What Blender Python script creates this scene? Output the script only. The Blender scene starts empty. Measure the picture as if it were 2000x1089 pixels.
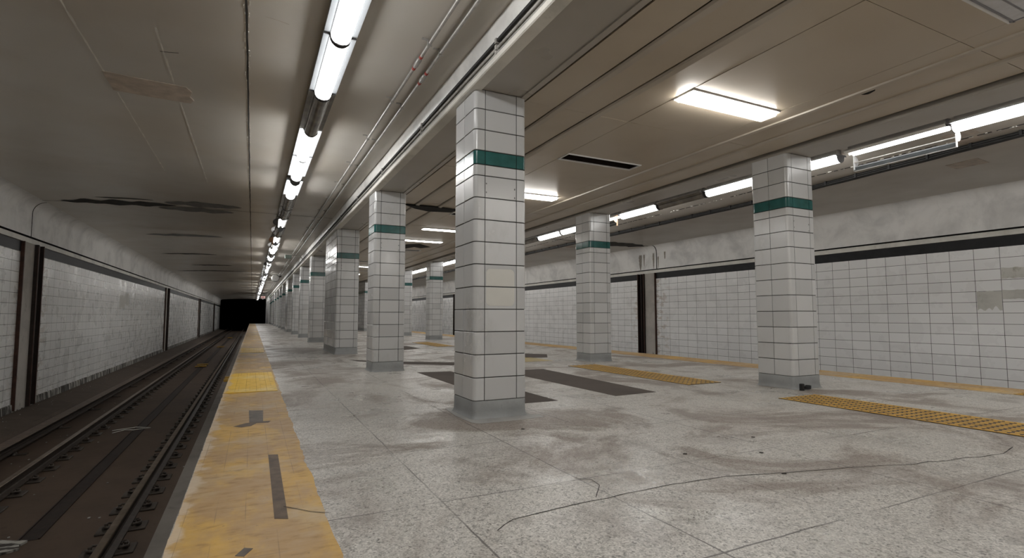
import bpy, math, random
from mathutils import Vector, Matrix, noise as mnoise
random.seed(7)
sc = bpy.context.scene
COL = sc.collection

# ------------------------------------------------------------------ helpers
class MB:
    """collects faces; build() links them as ONE mesh object"""
    def __init__(s): s.v = []; s.f = []; s.m = []; s.sm = []
    def add(s, vs, fs, m=0, smooth=False):
        o = len(s.v); s.v += [tuple(v) for v in vs]
        for f in fs: s.f.append(tuple(i + o for i in f)); s.m.append(m); s.sm.append(smooth)
        return s
    def box(s, x0, x1, y0, y1, z0, z1, m=0):
        vs = [(x, y, z) for z in (z0, z1) for y in (y0, y1) for x in (x0, x1)]
        return s.add(vs, [(0, 2, 3, 1), (4, 5, 7, 6), (0, 1, 5, 4), (2, 6, 7, 3), (0, 4, 6, 2), (1, 3, 7, 5)], m)
    def bbox(s, x0, x1, y0, y1, z0, z1, b=.005, m=0):
        """box with chamfered edges"""
        xs, ys, zs = (x0, x1), (y0, y1), (z0, z1)
        idx = {}; vs = []
        for ix in (0, 1):
            for iy in (0, 1):
                for iz in (0, 1):
                    for a in range(3):
                        p = [xs[ix], ys[iy], zs[iz]]
                        for k, i in ((0, ix), (1, iy), (2, iz)):
                            if k != a: p[k] += b if i == 0 else -b
                        idx[(ix, iy, iz, a)] = len(vs); vs.append(p)
        fs = []
        for a in range(3):
            o = [k for k in range(3) if k != a]
            for i in (0, 1):
                q = []
                for (u, w) in ((0, 0), (1, 0), (1, 1), (0, 1)):
                    c = [0, 0, 0]; c[a] = i; c[o[0]] = u; c[o[1]] = w
                    q.append(idx[(c[0], c[1], c[2], a)])
                fs.append(q if (i == 1) ^ (a == 1) else q[::-1])
        for a in range(3):
            o = [k for k in range(3) if k != a]
            for u in (0, 1):
                for w in (0, 1):
                    q = []
                    for i, face in ((0, o[0]), (1, o[0]), (1, o[1]), (0, o[1])):
                        c = [0, 0, 0]; c[a] = i; c[o[0]] = u; c[o[1]] = w
                        q.append(idx[(c[0], c[1], c[2], face)])
                    fs.append(q)
        for ix in (0, 1):
            for iy in (0, 1):
                for iz in (0, 1):
                    fs.append([idx[(ix, iy, iz, a)] for a in range(3)])
        return s.add(vs, fs, m)
    def prof(s, pts, y0, y1, m=0, closed=False, smooth=False, n=1, caps=False):
        """XZ profile extruded along Y"""
        k = len(pts); vs = []
        for j in range(n + 1):
            y = y0 + (y1 - y0) * j / n
            vs += [(p[0], y, p[1]) for p in pts]
        fs = []
        for j in range(n):
            for i in range(k if closed else k - 1):
                a = j * k + i; b = j * k + (i + 1) % k
                fs.append((a, b, b + k, a + k))
        s.add(vs, fs, m, smooth)
        if caps:
            s.add(vs[:k], [tuple(range(k))], m); s.add(vs[-k:], [tuple(range(k))[::-1]], m)
        return s
    def tube(s, pts, r, n=8, m=0, caps=True):
        pts = [Vector(p) for p in pts]; vs = []; up = Vector((0.0123, 0.02, 1))
        for i, p in enumerate(pts):
            d = (pts[min(i + 1, len(pts) - 1)] - pts[max(i - 1, 0)]).normalized()
            u = up if abs(d.dot(up.normalized())) < .95 else Vector((1, 0.01, 0))
            a = d.cross(u).normalized(); b = d.cross(a).normalized()
            rr = r[i] if isinstance(r, (list, tuple)) else r
            for k in range(n):
                t = 2 * math.pi * k / n; vs.append(p + a * math.cos(t) * rr + b * math.sin(t) * rr)
        fs = [(i * n + k, i * n + (k + 1) % n, (i + 1) * n + (k + 1) % n, (i + 1) * n + k) for i in range(len(pts) - 1) for k in range(n)]
        s.add(vs, fs, m, True)
        if caps: s.add(vs[:n], [tuple(range(n))[::-1]], m); s.add(vs[-n:], [tuple(range(n))], m)
        return s
    def poly(s, pts, z0, z1, m=0):
        """XY outline given a thickness"""
        k = len(pts)
        vs = [(p[0], p[1], z0) for p in pts] + [(p[0], p[1], z1) for p in pts]
        fs = [tuple(range(k))[::-1], tuple(range(k, 2 * k))] + [(i, (i + 1) % k, (i + 1) % k + k, i + k) for i in range(k)]
        return s.add(vs, fs, m)
    def build(s, name, mats, parent=None, loc=None, fix=True):
        me = bpy.data.meshes.new(name)
        me.from_pydata(s.v, [], s.f); me.update()
        for mm in (mats if isinstance(mats, (list, tuple)) else [mats]): me.materials.append(mm)
        me.polygons.foreach_set('material_index', s.m); me.polygons.foreach_set('use_smooth', s.sm)
        if fix:
            import bmesh
            b = bmesh.new(); b.from_mesh(me); bmesh.ops.recalc_face_normals(b, faces=b.faces); b.to_mesh(me); b.free()
        o = bpy.data.objects.new(name, me); COL.objects.link(o)
        if parent: o.parent = parent
        if loc: o.location = loc
        return o

def tag(o, label=None, cat=None, group=None, kind=None):
    if label: o['label'] = label
    if cat: o['category'] = cat
    if group: o['group'] = group
    if kind: o['kind'] = kind
    return o
def empty(name, loc, label, cat, group=None, kind=None):
    o = bpy.data.objects.new(name, None); COL.objects.link(o); o.location = loc; o.empty_display_size = .1
    return tag(o, label, cat, group, kind)
def struct(o, label=None):
    o['kind'] = 'structure'
    if label: o['label'] = label
    return o
def copy_tree(o, parent=None):
    c = o.copy(); COL.objects.link(c)
    if parent: c.parent = parent
    for ch in list(o.children): copy_tree(ch, c)
    return c

# ------------------------------------------------------------------ materials
class NT:
    def __init__(s, name):
        s.mat = bpy.data.materials.new(name); s.mat.use_nodes = True
        s.nt = s.mat.node_tree; s.b = s.nt.nodes['Principled BSDF']; s.out = s.nt.nodes['Material Output']
        s._tc = None
    def n(s, t, **kw):
        nd = s.nt.nodes.new('ShaderNode' + t)
        for k, v in kw.items(): setattr(nd, k, v)
        return nd
    def l(s, a, b): s.nt.links.new(a, b)
    def put(s, sock, v):
        if isinstance(v, bpy.types.NodeSocket): s.l(v, sock)
        else:
            if isinstance(v, (tuple, list)) and len(v) == 3 and sock.type == 'RGBA': v = (*v, 1)
            sock.default_value = v
    def co(s):
        if not s._tc: s._tc = s.n('TexCoord')
        return s._tc.outputs['Object']
    def math(s, op, a, b=None, c=None, clamp=False):
        nd = s.n('Math', operation=op, use_clamp=clamp); s.put(nd.inputs[0], a)
        if b is not None: s.put(nd.inputs[1], b)
        if c is not None: s.put(nd.inputs[2], c)
        return nd.outputs[0]
    def sep(s, v=None):
        nd = s.n('SeparateXYZ'); s.l(v or s.co(), nd.inputs[0]); return nd.outputs
    def comb(s, x, y, z=0.0):
        nd = s.n('CombineXYZ'); s.put(nd.inputs[0], x); s.put(nd.inputs[1], y); s.put(nd.inputs[2], z); return nd.outputs[0]
    def noise(s, scale, detail=4, rough=.55, stretch=None, dist=0.0, vec=None):
        nd = s.n('TexNoise'); v = vec or s.co()
        if stretch:
            mp = s.n('Mapping'); s.l(v, mp.inputs[0]); mp.inputs['Scale'].default_value = stretch; v = mp.outputs[0]
        s.l(v, nd.inputs['Vector']); nd.inputs['Scale'].default_value = scale; nd.inputs['Detail'].default_value = detail
        nd.inputs['Roughness'].default_value = rough; nd.inputs['Distortion'].default_value = dist
        return nd.outputs['Fac']
    def voro(s, scale, out='Color', feature='F1', vec=None):
        nd = s.n('TexVoronoi', feature=feature); s.l(vec or s.co(), nd.inputs['Vector']); nd.inputs['Scale'].default_value = scale
        return nd.outputs[out]
    def ramp(s, fac, stops, interp='LINEAR'):
        nd = s.n('ValToRGB'); cr = nd.color_ramp; cr.interpolation = interp
        while len(cr.elements) < len(stops): cr.elements.new(.5)
        for e, (p, c) in zip(cr.elements, stops):
            e.position = p; e.color = (*c, 1) if isinstance(c, (tuple, list)) else (c, c, c, 1)
        s.l(fac, nd.inputs[0]); return nd.outputs[0]
    def mix(s, fac, a, b, mode='MIX'):
        nd = s.n('Mix', data_type='RGBA', blend_type=mode); s.put(nd.inputs[0], fac); s.put(nd.inputs[6], a); s.put(nd.inputs[7], b)
        return nd.outputs[2]
    def step(s, x, a, b):
        """smooth 0..1 from a to b"""
        nd = s.n('MapRange', interpolation_type='SMOOTHSTEP'); s.put(nd.inputs[0], x); nd.inputs[1].default_value = a; nd.inputs[2].default_value = b
        return nd.outputs[0]
    def lines(s, x, pitch, phase, half):
        """1 on a line repeated every pitch"""
        t = s.math('ADD', x, -phase + pitch * 1000.5); t = s.math('MODULO', t, pitch); t = s.math('SUBTRACT', t, pitch / 2); t = s.math('ABSOLUTE', t)
        return s.math('LESS_THAN', t, half)
    def bump(s, h, strength=.3, dist=.01):
        nd = s.n('Bump'); s.l(h, nd.inputs['Height']); nd.inputs['Strength'].default_value = strength; nd.inputs['Distance'].default_value = dist
        s.l(nd.outputs[0], s.b.inputs['Normal'])
    def set(s, **kw):
        names = dict(color='Base Color', rough='Roughness', metal='Metallic', spec='Specular IOR Level', coat='Coat Weight', coatr='Coat Roughness', emit='Emission Color', es='Emission Strength', alpha='Alpha', trans='Transmission Weight')
        for k, v in kw.items(): s.put(s.b.inputs[names[k]], v)
        return s.mat

def simple(name, c, rough=.6, metal=0.0, var=.25, scale=6, bump=.0, bscale=40, spec=.5):
    t = NT(name); f = t.noise(scale, 5)
    d = tuple(x * (1 - var) for x in c); u = tuple(min(1, x * (1 + var)) for x in c)
    t.set(color=t.ramp(f, [(.3, d), (.7, u)]), rough=rough, metal=metal, spec=spec)
    if bump: t.bump(t.noise(bscale, 4), bump, .01)
    return t.mat

def m_floor():
    t = NT('terrazzo'); x, y, z = t.sep()
    sp = t.voro(150); spv = t.n('RGBToBW'); t.l(sp, spv.inputs[0])
    big = t.n('RGBToBW'); t.l(t.voro(64), big.inputs[0])
    c = t.ramp(spv.outputs[0], [(.12, (.035, .033, .03)), (.3, (.31, .305, .29)), (.6, (.50, .495, .48)), (.92, (.70, .695, .68))])
    c2 = t.ramp(big.outputs[0], [(.1, (.10, .095, .09)), (.3, (.42, .415, .40)), (.9, (.62, .61, .59))])
    c = t.mix(.4, c, c2); c = t.mix(1.0, c, (1.05, 1.02, .975), 'MULTIPLY')
    st = t.noise(.75, 8, .66, dist=.9); st2 = t.noise(2.3, 6, .65)
    m = t.math('MULTIPLY', t.step(st, .46, .60), .85)
    c = t.mix(m, c, t.mix(.72, c, (.135, .092, .066)))
    c = t.mix(t.math('MULTIPLY', t.step(st2, .52, .70), .5), c, (.16, .13, .11))
    c = t.mix(t.math('MULTIPLY', t.step(t.noise(6, 3), .66, .75), .35), c, (.1, .085, .075))
    # wear: a paler polished zone beside the yellow strip, darker walked dirt near the pillars
    wob = t.noise(3.5, 3); yw = t.math('ADD', y, t.math('MULTIPLY', t.math('SUBTRACT', wob, .5), .02)); xw = t.math('ADD', x, t.math('MULTIPLY', t.math('SUBTRACT', wob, .5), .02))
    j = t.math('MAXIMUM', t.lines(xw, .787, .85, .0045), t.lines(yw, .99, 1.49, .0045))
    jb = t.math('MULTIPLY', j, t.step(t.noise(1.1, 2), .3, .6))
    c = t.mix(t.math('MULTIPLY', jb, .9), c, (.07, .06, .055))
    r = t.ramp(t.noise(1.3, 6, .6), [(.35, .22), (.65, .46)])
    rs = t.math('ADD', r, t.math('MULTIPLY', m, .25))
    t.set(color=c, rough=rs, spec=.55)
    h = t.math('ADD', t.math('MULTIPLY', spv.outputs[0], .25), t.math('MULTIPLY', t.noise(5, 5), .8)); h = t.math('SUBTRACT', h, t.math('MULTIPLY', j, .6))
    t.bump(h, .22, .012); return t.mat

def m_yellow(name, base, worn, wornpale, amount):
    t = NT(name); x, y, z = t.sep()
    a = t.noise(2.2, 6, .62, stretch=(1, .55, 1)); b = t.noise(9, 5, .6, stretch=(1, 2.4, 1)); g = t.noise(30, 4)
    c = t.mix(t.step(a, .60 - amount, .80 - amount), base, worn)
    c = t.mix(t.math('MULTIPLY', t.step(t.noise(1.1, 5, .6), .50, .66), .75), c, wornpale)
    c = t.mix(t.math('MULTIPLY', t.step(b, .52, .70), .5), c, (.27, .165, .07))
    c = t.mix(t.math('MULTIPLY', t.step(g, .66, .74), .5), c, (.2, .13, .07))
    edge = t.step(t.math('ADD', x, t.math('MULTIPLY', t.math('SUBTRACT', t.noise(7, 4), .5), .25)), -.215, -.265)
    c = t.mix(t.math('MULTIPLY', edge, .75), c, (.62, .52, .40))
    j = t.math('MAXIMUM', t.lines(x, .12, 0.0, .0016), t.lines(y, .2, .03, .002))
    c = t.mix(t.math('MULTIPLY', j, t.math('MULTIPLY', t.step(t.noise(1.7, 3), .42, .6), .6)), c, (.2, .13, .07))
    t.set(color=c, rough=t.ramp(b, [(.3, .4), (.7, .65)]))
    t.bump(t.math('ADD', t.math('MULTIPLY', b, .6), t.math('MULTIPLY', j, -.4)), .3, .008); return t.mat

def m_walltile(name, phase, w, h, ztop, base, dirt, joint=13.9):
    t = NT(name); x, y, z = t.sep()
    br = t.n('TexBrick', offset=0.0, squash=1.0)
    t.l(t.comb(t.math('ADD', y, -phase + w * 100), t.math('ADD', z, -ztop + h * 100)), br.inputs['Vector'])
    br.inputs['Scale'].default_value = 1; br.inputs['Mortar Size'].default_value = .0042; br.inputs['Mortar Smooth'].default_value = .15
    br.inputs['Brick Width'].default_value = w; br.inputs['Row Height'].default_value = h
    k = lambda f: tuple(b * f for b in base)
    br.inputs['Color1'].default_value = (*k(.95), 1); br.inputs['Color2'].default_value = (*k(1.03), 1); br.inputs['Mortar'].default_value = (.07, .067, .06, 1); br.inputs['Bias'].default_value = .1
    c = br.outputs['Color']; fac = br.outputs['Fac']
    s1 = t.noise(1.0, 6, .6, stretch=(1, 1.6, .35)); s2 = t.noise(4.5, 6, .65, stretch=(1, 1, .6))
    c = t.mix(t.math('MULTIPLY', t.step(s1, .58, .8), .35 * dirt), c, (.25, .235, .19))
    c = t.mix(t.math('MULTIPLY', t.step(s2, .66, .76), .40 * dirt), c, (.17, .15, .12))
    # rust-brown spotting beside the wall posts
    d = t.math('MODULO', t.math('ADD', y, -joint - .25 + 19.03 * 10.5), 19.03); d = t.math('ABSOLUTE', t.math('SUBTRACT', d, 19.03 / 2))
    near = t.math('SUBTRACT', 1.0, t.step(d, .5, 1.25))
    edge = t.step(t.noise(4.5, 4, .55, stretch=(1, 1, 1.9)), .52, .60)
    c = t.mix(t.math('MULTIPLY', t.math('MULTIPLY', near, edge), .42), c, (.30, .19, .10))
    t.set(color=c, rough=t.ramp(t.noise(2.5, 5), [(.3, .2), (.75, .42)]), spec=.5)
    h_ = t.math('ADD', t.math('MULTIPLY', fac, -1.0), t.math('MULTIPLY', t.noise(5, 3), .5))
    t.bump(h_, .35, .006); return t.mat

def m_tile(name, base):
    t = NT(name)
    at = t.n('Attribute', attribute_name='tint'); oi = t.n('ObjectInfo')
    k = t.math('MULTIPLY', at.outputs['Fac'], 1.0)
    c = t.mix(k, tuple(b * .88 for b in base), tuple(min(1, b * 1.05) for b in base))
    x, y, z = t.sep()
    off = t.n('VectorMath', operation='ADD'); t.l(t.co(), off.inputs[0]); t.l(t.comb(t.math('MULTIPLY', oi.outputs['Random'], 40), 0.0, 0.0), off.inputs[1])
    s = t.noise(2.5, 6, .62, stretch=(1, 1, .5), vec=off.outputs[0])
    c = t.mix(t.math('MULTIPLY', t.step(s, .54, .74), .30), c, (.28, .27, .24))
    t.set(color=c, rough=t.ramp(s, [(.35, .13), (.7, .3)]), spec=.55)
    t.bump(t.noise(7, 3, vec=off.outputs[0]), .12, .01); return t.mat

def m_concrete(name, c, dark, rough=.65, streak=.5):
    t = NT(name)
    a = t.noise(1.4, 7, .62, dist=.4); b = t.noise(5, 6, .65, stretch=(1, 1, .5)); g = t.noise(45, 3)
    k = t.mix(t.step(a, .4, .72), c, tuple(.72 * i for i in c))
    k = t.mix(t.math('MULTIPLY', t.step(b, .58, .74), streak), k, dark)
    k = t.mix(t.math('MULTIPLY', t.step(g, .62, .72), .2), k, dark)
    t.set(color=k, rough=rough); t.bump(t.math('ADD', b, t.math('MULTIPLY', g, .3)), .25, .01); return t.mat

def m_ceil(name, c, rough, wave=1.0, warm=(.36, .31, .25), metal=0.0):
    t = NT(name)
    a = t.noise(.7, 2, .5); b = t.noise(2.5, 2, .5)
    k = t.mix(t.math('MULTIPLY', t.step(a, .3, .75), .6), c, warm)
    k = t.mix(t.math('MULTIPLY', t.step(b, .5, .9), .15), k, tuple(.6 * i for i in c))
    t.set(color=k, rough=t.ramp(b, [(.3, rough), (.7, rough + .08)]), spec=.6, metal=metal)
    w = t.math('ADD', t.noise(.8, 1, .5, stretch=(.7, 1.3, 1)), t.math('ADD', 0.0, t.math('MULTIPLY', t.noise(1.0, 0, .5, stretch=(.10, 1.5, 1)), 1.1)))
    t.bump(w, .42 * wave, .05); return t.mat

M = {}
M['floor'] = m_floor()
M['yellow'] = m_yellow('worn_yellow', (.60, .365, .08), (.42, .27, .12), (.48, .385, .255), .24)
M['bright_yellow'] = m_yellow('bright_yellow', (.80, .50, .035), (.74, .47, .07), (.78, .60, .22), .0)
M['yellow_pale'] = simple('pale_yellow_paint', (.42, .33, .13), .5, var=.3, scale=5)
M['wall_l'] = m_walltile('left_wall_tile', 13.0, .345, .203, 2.155, (.84, .84, .825), .2)
M['wall_r'] = m_walltile('right_wall_tile', 4.623, .389, .203, 2.165, (.86, .86, .855), .6)
M['tile'] = m_tile('glazed_white_tile', (.555, .56, .56))
M['green'] = simple('glazed_green_tile', (.022, .105, .098), .18, var=.2, scale=9)
M['grout'] = simple('dark_grout', (.03, .028, .025), .85, var=.2)
M['plinth'] = m_concrete('plinth_terrazzo', (.30, .31, .31), (.13, .125, .12), .5, .4)
M['concrete'] = m_concrete('wall_concrete', (.84, .83, .805), (.68, .66, .62), .55, .5)
M['cove'] = m_concrete('painted_cove', (.82, .81, .78), (.6, .58, .54), .35, .25)
M['ledge'] = m_concrete('pale_ledge', (.78, .76, .70), (.5, .47, .42), .5, .4)
M['black_band'] = simple('black_tile', (.012, .012, .013), .5, var=.3, spec=.25)
M['ceil_l'] = m_ceil('painted_steel_ceiling', (.66, .63, .58), .30, 1.0, (.56,.50,.42), .16)
M['ceil_r'] = m_ceil('painted_ceiling', (.54, .505, .45), .34, .6)
M['panel'] = m_ceil('beige_panel', (.52, .45, .355), .28, .2, (.44, .37, .28), .05)
M['soffit'] = m_ceil('beam_soffit', (.42, .395, .355), .27, .3, (.37, .33, .28), .12)
M['batten'] = m_ceil('batten_paint', (.52, .47, .40), .38, .3)
M['dark'] = simple('dark_gap', (.008, .007, .006), .9, var=.2)
M['crack'] = simple('crack_dirt', (.035, .03, .026), .95, var=.3, scale=20)
M['bed'] = m_concrete('trackbed', (.088, .057, .038), (.032, .021, .015), .75, .6)
M['bench'] = m_concrete('track_bench', (.085, .062, .046), (.03, .023, .018), .85, .8)
M['curb'] = m_concrete('wall_curb', (.55, .54, .50), (.05, .045, .04), .85, 1.0)
def m_curb():
    t = NT('streaked_curb'); a = t.noise(5, 4, .6, stretch=(1, 2.6, .35)); b = t.noise(2, 4)
    t.set(color=t.mix(t.step(a, .45, .6), (.045, .04, .035), t.mix(b, (.30, .29, .26), (.60, .59, .55))), rough=.85); return t.mat
M['curb'] = m_curb()
M['edge_conc'] = m_concrete('edge_concrete', (.25, .225, .20), (.12, .105, .095), .8, .6)
M['rail'] = simple('rusty_rail', (.05, .038, .03), .6, .3, .35, 12, .2)
M['railtop'] = simple('worn_railhead', (.22, .17, .125), .38, .75, .3, 8)
M['cover'] = simple('cover_board', (.13, .095, .072), .6, 0, .35, 9, .15)
M['plate'] = simple('greasy_plate', (.062, .050, .041), .55, .2, .35, 14, .2)
M['rust'] = simple('rusty_steel', (.05, .020, .012), .6, .2, .4, 10, .15)
M['rust_dark'] = simple('dark_rusty_steel', (.022, .013, .010), .6, .2, .4, 10, .15)
M['galv'] = simple('galvanised', (.48, .47, .45), .38, .55, .2, 14)
M['cable'] = simple('cable_black', (.010, .0098, .0095), .55, var=.4)
M['cable_grey'] = simple('cable_grey', (.34, .33, .31), .5, var=.3)
M['red'] = simple('red_tape', (.35, .04, .03), .5)
M['housing'] = simple('lamp_housing', (.36, .36, .36), .45, .2, .15, 8)
M['tray'] = simple('lamp_tray', (.8, .8, .8), .35, 0, .05)
M['flange'] = simple('lamp_flange', (.34, .36, .38), .3, 0, .06)
M['cap'] = simple('lamp_end_cap', (.10, .10, .105), .4, 0, .2)
M['smoky'] = simple('unlit_diffuser', (.20, .185, .165), .2, 0, .25, 7)
M['clear_cover'] = simple('greyed_cover', (.09, .10, .105), .25, 0, .2, 7)
M['orange'] = simple('scorched_cap', (.72, .42, .26), .5)
M['tunnel_dark'] = simple('unlit_tunnel_black', (.0015, .0014, .0013), 1.0, spec=0.0)  # near-black colour stands in for the darkness of the unlit tunnel
M['strip_bare'] = simple('strip_bare', (.11, .075, .05), .6, var=.35, scale=12)
M['strip_grey'] = simple('strip_grey', (.12, .10, .082), .6, var=.35, scale=12)
M['patch_grey'] = simple('grey_putty', (.17, .17, .165), .6, var=.3, scale=8)
M['patch_brown'] = simple('bare_patch', (.47, .40, .335), .55, var=.25, scale=8)
M['scar'] = simple('black_scar', (.028, .024, .02), .8, var=.6, scale=9)
M['filler'] = simple('pale_filler', (.78, .75, .69), .5, var=.2)
M['scrap'] = simple('grey_scraps', (.34, .33, .31), .7, var=.4)
M['damp'] = m_concrete('damp_stain', (.62, .61, .56), (.24, .225, .16), .4, .8)
M['run'] = m_concrete('brown_run', (.30, .265, .22), (.13, .10, .075), .6, .9)
M['white_line'] = simple('white_filler', (.85, .83, .78), .5, var=.2)
M['mat_dark'] = m_concrete('dark_floor_patch', (.075, .058, .048), (.04, .032, .027), .85, .5)
M['smear'] = m_concrete('cement_smear', (.36, .355, .34), (.22, .21, .2), .6, .4)
M['tact_base'] = simple('tactile_base', (.085, .052, .024), .7, var=.3, scale=10)
M['tact_dome'] = simple('tactile_dome', (.50, .295, .045), .5, var=.25, scale=5)
M['cream'] = simple('cream_paint', (.60, .59, .545), .3, var=.03)
M['hole'] = simple('screw_hole', (.16, .155, .15), .7)
M['weathered'] = m_concrete('weathered_timber', (.48, .45, .41), (.12, .09, .07), .8, .9)
M['black_plastic'] = simple('black_plastic', (.008, .008, .008), .4)
M['pink'] = simple('faded_sign', (.75, .48, .45), .5)
M['greenbox'] = simple('pale_green_box', (.30, .38, .34), .5)

def m_lit(name, col, s):
    t = NT(name); t.set(color=(.8, .8, .8), rough=.3, emit=col, es=s); t.mat.cycles.emission_sampling = 'FRONT'; return t.mat
LAMP = 13.0
M['lit'] = m_lit('lit_diffuser', (1.0, .988, .965), LAMP * 1.9)
M['lit_bottom'] = m_lit('lit_diffuser_dimmed', (1.0, .988, .965), LAMP * .38)
M['lit_near'] = m_lit('lit_diffuser_soft', (1.0, .99, .975), LAMP * .75)
M['lit_near_bottom'] = m_lit('lit_soft_dimmed', (1.0, .99, .975), LAMP * .1)
M['lit_panel'] = m_lit('lit_troffer', (1.0, .965, .905), LAMP * 2.8)
M['lit_panel_lens'] = m_lit('lit_troffer_lens', (1.0, .965, .905), 2.0)
M['lit_flat'] = m_lit('lit_flat_troffer', (1.0, .965, .905), LAMP * 1.0)
M['dim_panel'] = simple('dim_troffer', (.62, .63, .66), .25, 0, .12, 9)
M['grey_rim'] = simple('grey_rim', (.22, .22, .24), .4, 0, .2)

# ------------------------------------------------------------------ camera
f_px, yaw, pitch, H = 1023.55, .4591, .0702, .8957
cy, sy, cp, sp = math.cos(yaw), math.sin(yaw), math.cos(pitch), math.sin(pitch)
fw = Vector((sy * cp, cy * cp, sp)); rt = Vector((cy, -sy, 0)); up = rt.cross(fw)
cam = bpy.data.cameras.new('camera'); co = bpy.data.objects.new('camera', cam); COL.objects.link(co)
co.matrix_world = Matrix(((rt.x, up.x, -fw.x, 0), (rt.y, up.y, -fw.y, 0), (rt.z, up.z, -fw.z, H), (0, 0, 0, 1)))
cam.sensor_width = 36; cam.lens = 36 * f_px / 2000; cam.clip_start = .05; cam.clip_end = 300
sc.camera = co

# ------------------------------------------------------------------ dimensions
Y0, YP, YE, YT = -6.0, 67.5, 84.0, 112.0          # back wall, platform end, end of lit hall, tunnel end
XL, XE, XRE, XR = -4.1, -.275, 8.45, 12.3         # left wall, platform edges, right wall
ZL, ZR, ZC, ZB = 3.30, 3.275, 2.985, 2.95          # ceilings (left, right, centre), beam soffit
JOINT, PER = 13.9, 19.03
zl = lambda x: ZL - .012 * max(0.0, -1.0 - x) ** 2        # the left ceiling sags a little towards the wall

# ------------------------------------------------------------------ setting
b = MB(); b.box(XE, XRE, Y0, YP, -.16, 0)
fl = struct(b.build('floor', M['floor']), 'grey speckled terrazzo platform floor')
b = MB(); b.box(XE + .45, XRE - .45, Y0, YP - .02, -1.27, -.16)
struct(b.build('platform_wall', M['bench'], fl))
def ribbon(pts, w, z, name, mat, parent, jit=.02):
    mb = MB(); P = []
    for i in range(len(pts) - 1):
        a, c = Vector(pts[i]), Vector(pts[i + 1]); n = max(2, int((c - a).length / .06))
        for k in range(n): P.append(a.lerp(c, k / n))
    P.append(Vector(pts[-1])); vs = []
    for i, p in enumerate(P):
        d = (P[min(i + 1, len(P) - 1)] - P[max(0, i - 1)]).normalized(); nn = Vector((-d.y, d.x))
        off = nn * (mnoise.noise(Vector((p.x * 6, p.y * 6, 3))) * jit); ww = w * (.55 + .9 * abs(mnoise.noise(Vector((p.x * 9, p.y * 9, 8)))))
        vs += [(*(p + off + nn * ww), z), (*(p + off - nn * ww), z)]
    mb.add(vs, [(2 * i, 2 * i + 1, 2 * i + 3, 2 * i + 2) for i in range(len(P) - 1)])
    return mb.build(name, mat, parent)
ribbon([(.95, 2.05), (1.06, 2.14), (1.5, 2.17), (2.03, 2.19), (2.41, 2.157), (3.19, 1.955), (3.64, 1.828), (4.42, 1.708), (4.70, 1.763), (4.74, 1.86)], .004, .0012, 'crack', M['crack'], fl)
ribbon([(1.55, 2.2), (1.68, 2.35), (1.70, 2.45), (1.62, 2.5)], .003, .0012, 'crack', M['crack'], fl)
ribbon([(.16, 2.74), (.27, 2.62), (.345, 2.57)], .003, .0052, 'crack', M['crack'], fl)

b = MB()
b.box(-3.45, XE + .45, Y0, YT, -1.5, -1.27, 0); b.box(XRE - .45, XR, Y0, YT, -1.5, -1.27, 0)
b.box(XE + .45, XRE - .45, YP - .02, YT, -1.5, -1.27, 0)
tb = struct(b.build('floor_trackbed', M['bed']), 'dark brown concrete track bed beside the platform')
b = MB(); b.prof([(-3.41, -1.27), (-3.41, -1.12), (-3.50, -1.035), (-3.7, -1.0), (-4.0, -.955), (XL, -.95), (XL, -1.27)], Y0, YE, 0, True, caps=True)
struct(b.build('wall_bench', M['bench'], tb))
b = MB(); b.prof([(XL, -.95), (XL + .03, -.95), (XL + .022, -.81), (XL, -.80)], Y0, YE, 0, True, caps=True)
struct(b.build('baseboard_left', M['curb']), 'rough stained concrete curb along the foot of the left wall')
b = MB(); b.box(-.80, XE + .44, Y0, YP, -1.27, -1.245)
b.build('edge_strip', M['edge_conc'], tb)
b = MB(); b.box(-1.95, -1.80, 6.75, 26, -1.2705, -1.266); b.box(-1.95, -1.80, 28, 80, -1.2705, -1.266)
b.box(-1.965, -1.95, 6.75, 80, -1.27, -1.258); b.box(-1.80, -1.785, 6.75, 80, -1.27, -1.258)
b.build('drain_channel', M['rust_dark'], tb)

# walls: tiled field, black band, ledge, groove, concrete fascia and cove
def wall(side, X, s, tile, zc, inset):
    """s = +1 faces +X"""
    P = lambda d, z: (X + s * d, z)
    mb = MB(); mb.prof([P(0, -1.3), P(0, 2.16)], Y0, YE)
    w = struct(mb.build('wall_' + side, M[tile]), 'white tiled station wall with black band on the %s side' % side)
    mb = MB(); mb.prof([P(0, 2.16), P(.006, 2.162), P(.006, 2.36), P(0, 2.362)], Y0, YE); mb.build('black_band', M['black_band'], w)
    mb = MB(); mb.prof([P(0, 2.36), P(.035, 2.362), P(.035, 2.455), P(.02, 2.462)], Y0, YE); mb.build('ledge', M['ledge'], w)
    mb = MB(); mb.prof([P(.02, 2.458), P(-.02, 2.462), P(-.02, 2.495), P(.05, 2.497)], Y0, YE); mb.build('groove', M['dark'], w)
    ra = inset - .05; arc = [P(.05, 2.49), P(.05, zc - .24)]
    arc += [P(.05 + ra - ra * math.cos(t * math.pi / 2 / 8), zc - .24 + .24 * math.sin(t * math.pi / 2 / 8)) for t in range(1, 9)]
    k = 0; ys = [Y0] + [j for j in (JOINT - .2, JOINT - .2 + PER, JOINT - .2 + 2 * PER, JOINT - .2 + 3 * PER) if j < YE] + [YE]
    mb = MB()
    for a, c in zip(ys, ys[1:]): mb.prof(arc, a + .018, c - .018, 0, smooth=True, n=8)
    mb.build('fascia', M['concrete'], w)
    mb = MB()
    for j in ys[1:-1]: mb.prof([(p[0] - s * .025, p[1] + .012) for p in arc], j - .03, j + .03, 0)
    mb.build('joint_filler', M['dark'], w)
    return w
wl = wall('left', XL, 1, 'wall_l', 3.203, .27)
wr = wall('right', XR, -1, 'wall_r', ZR, .24)

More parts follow.
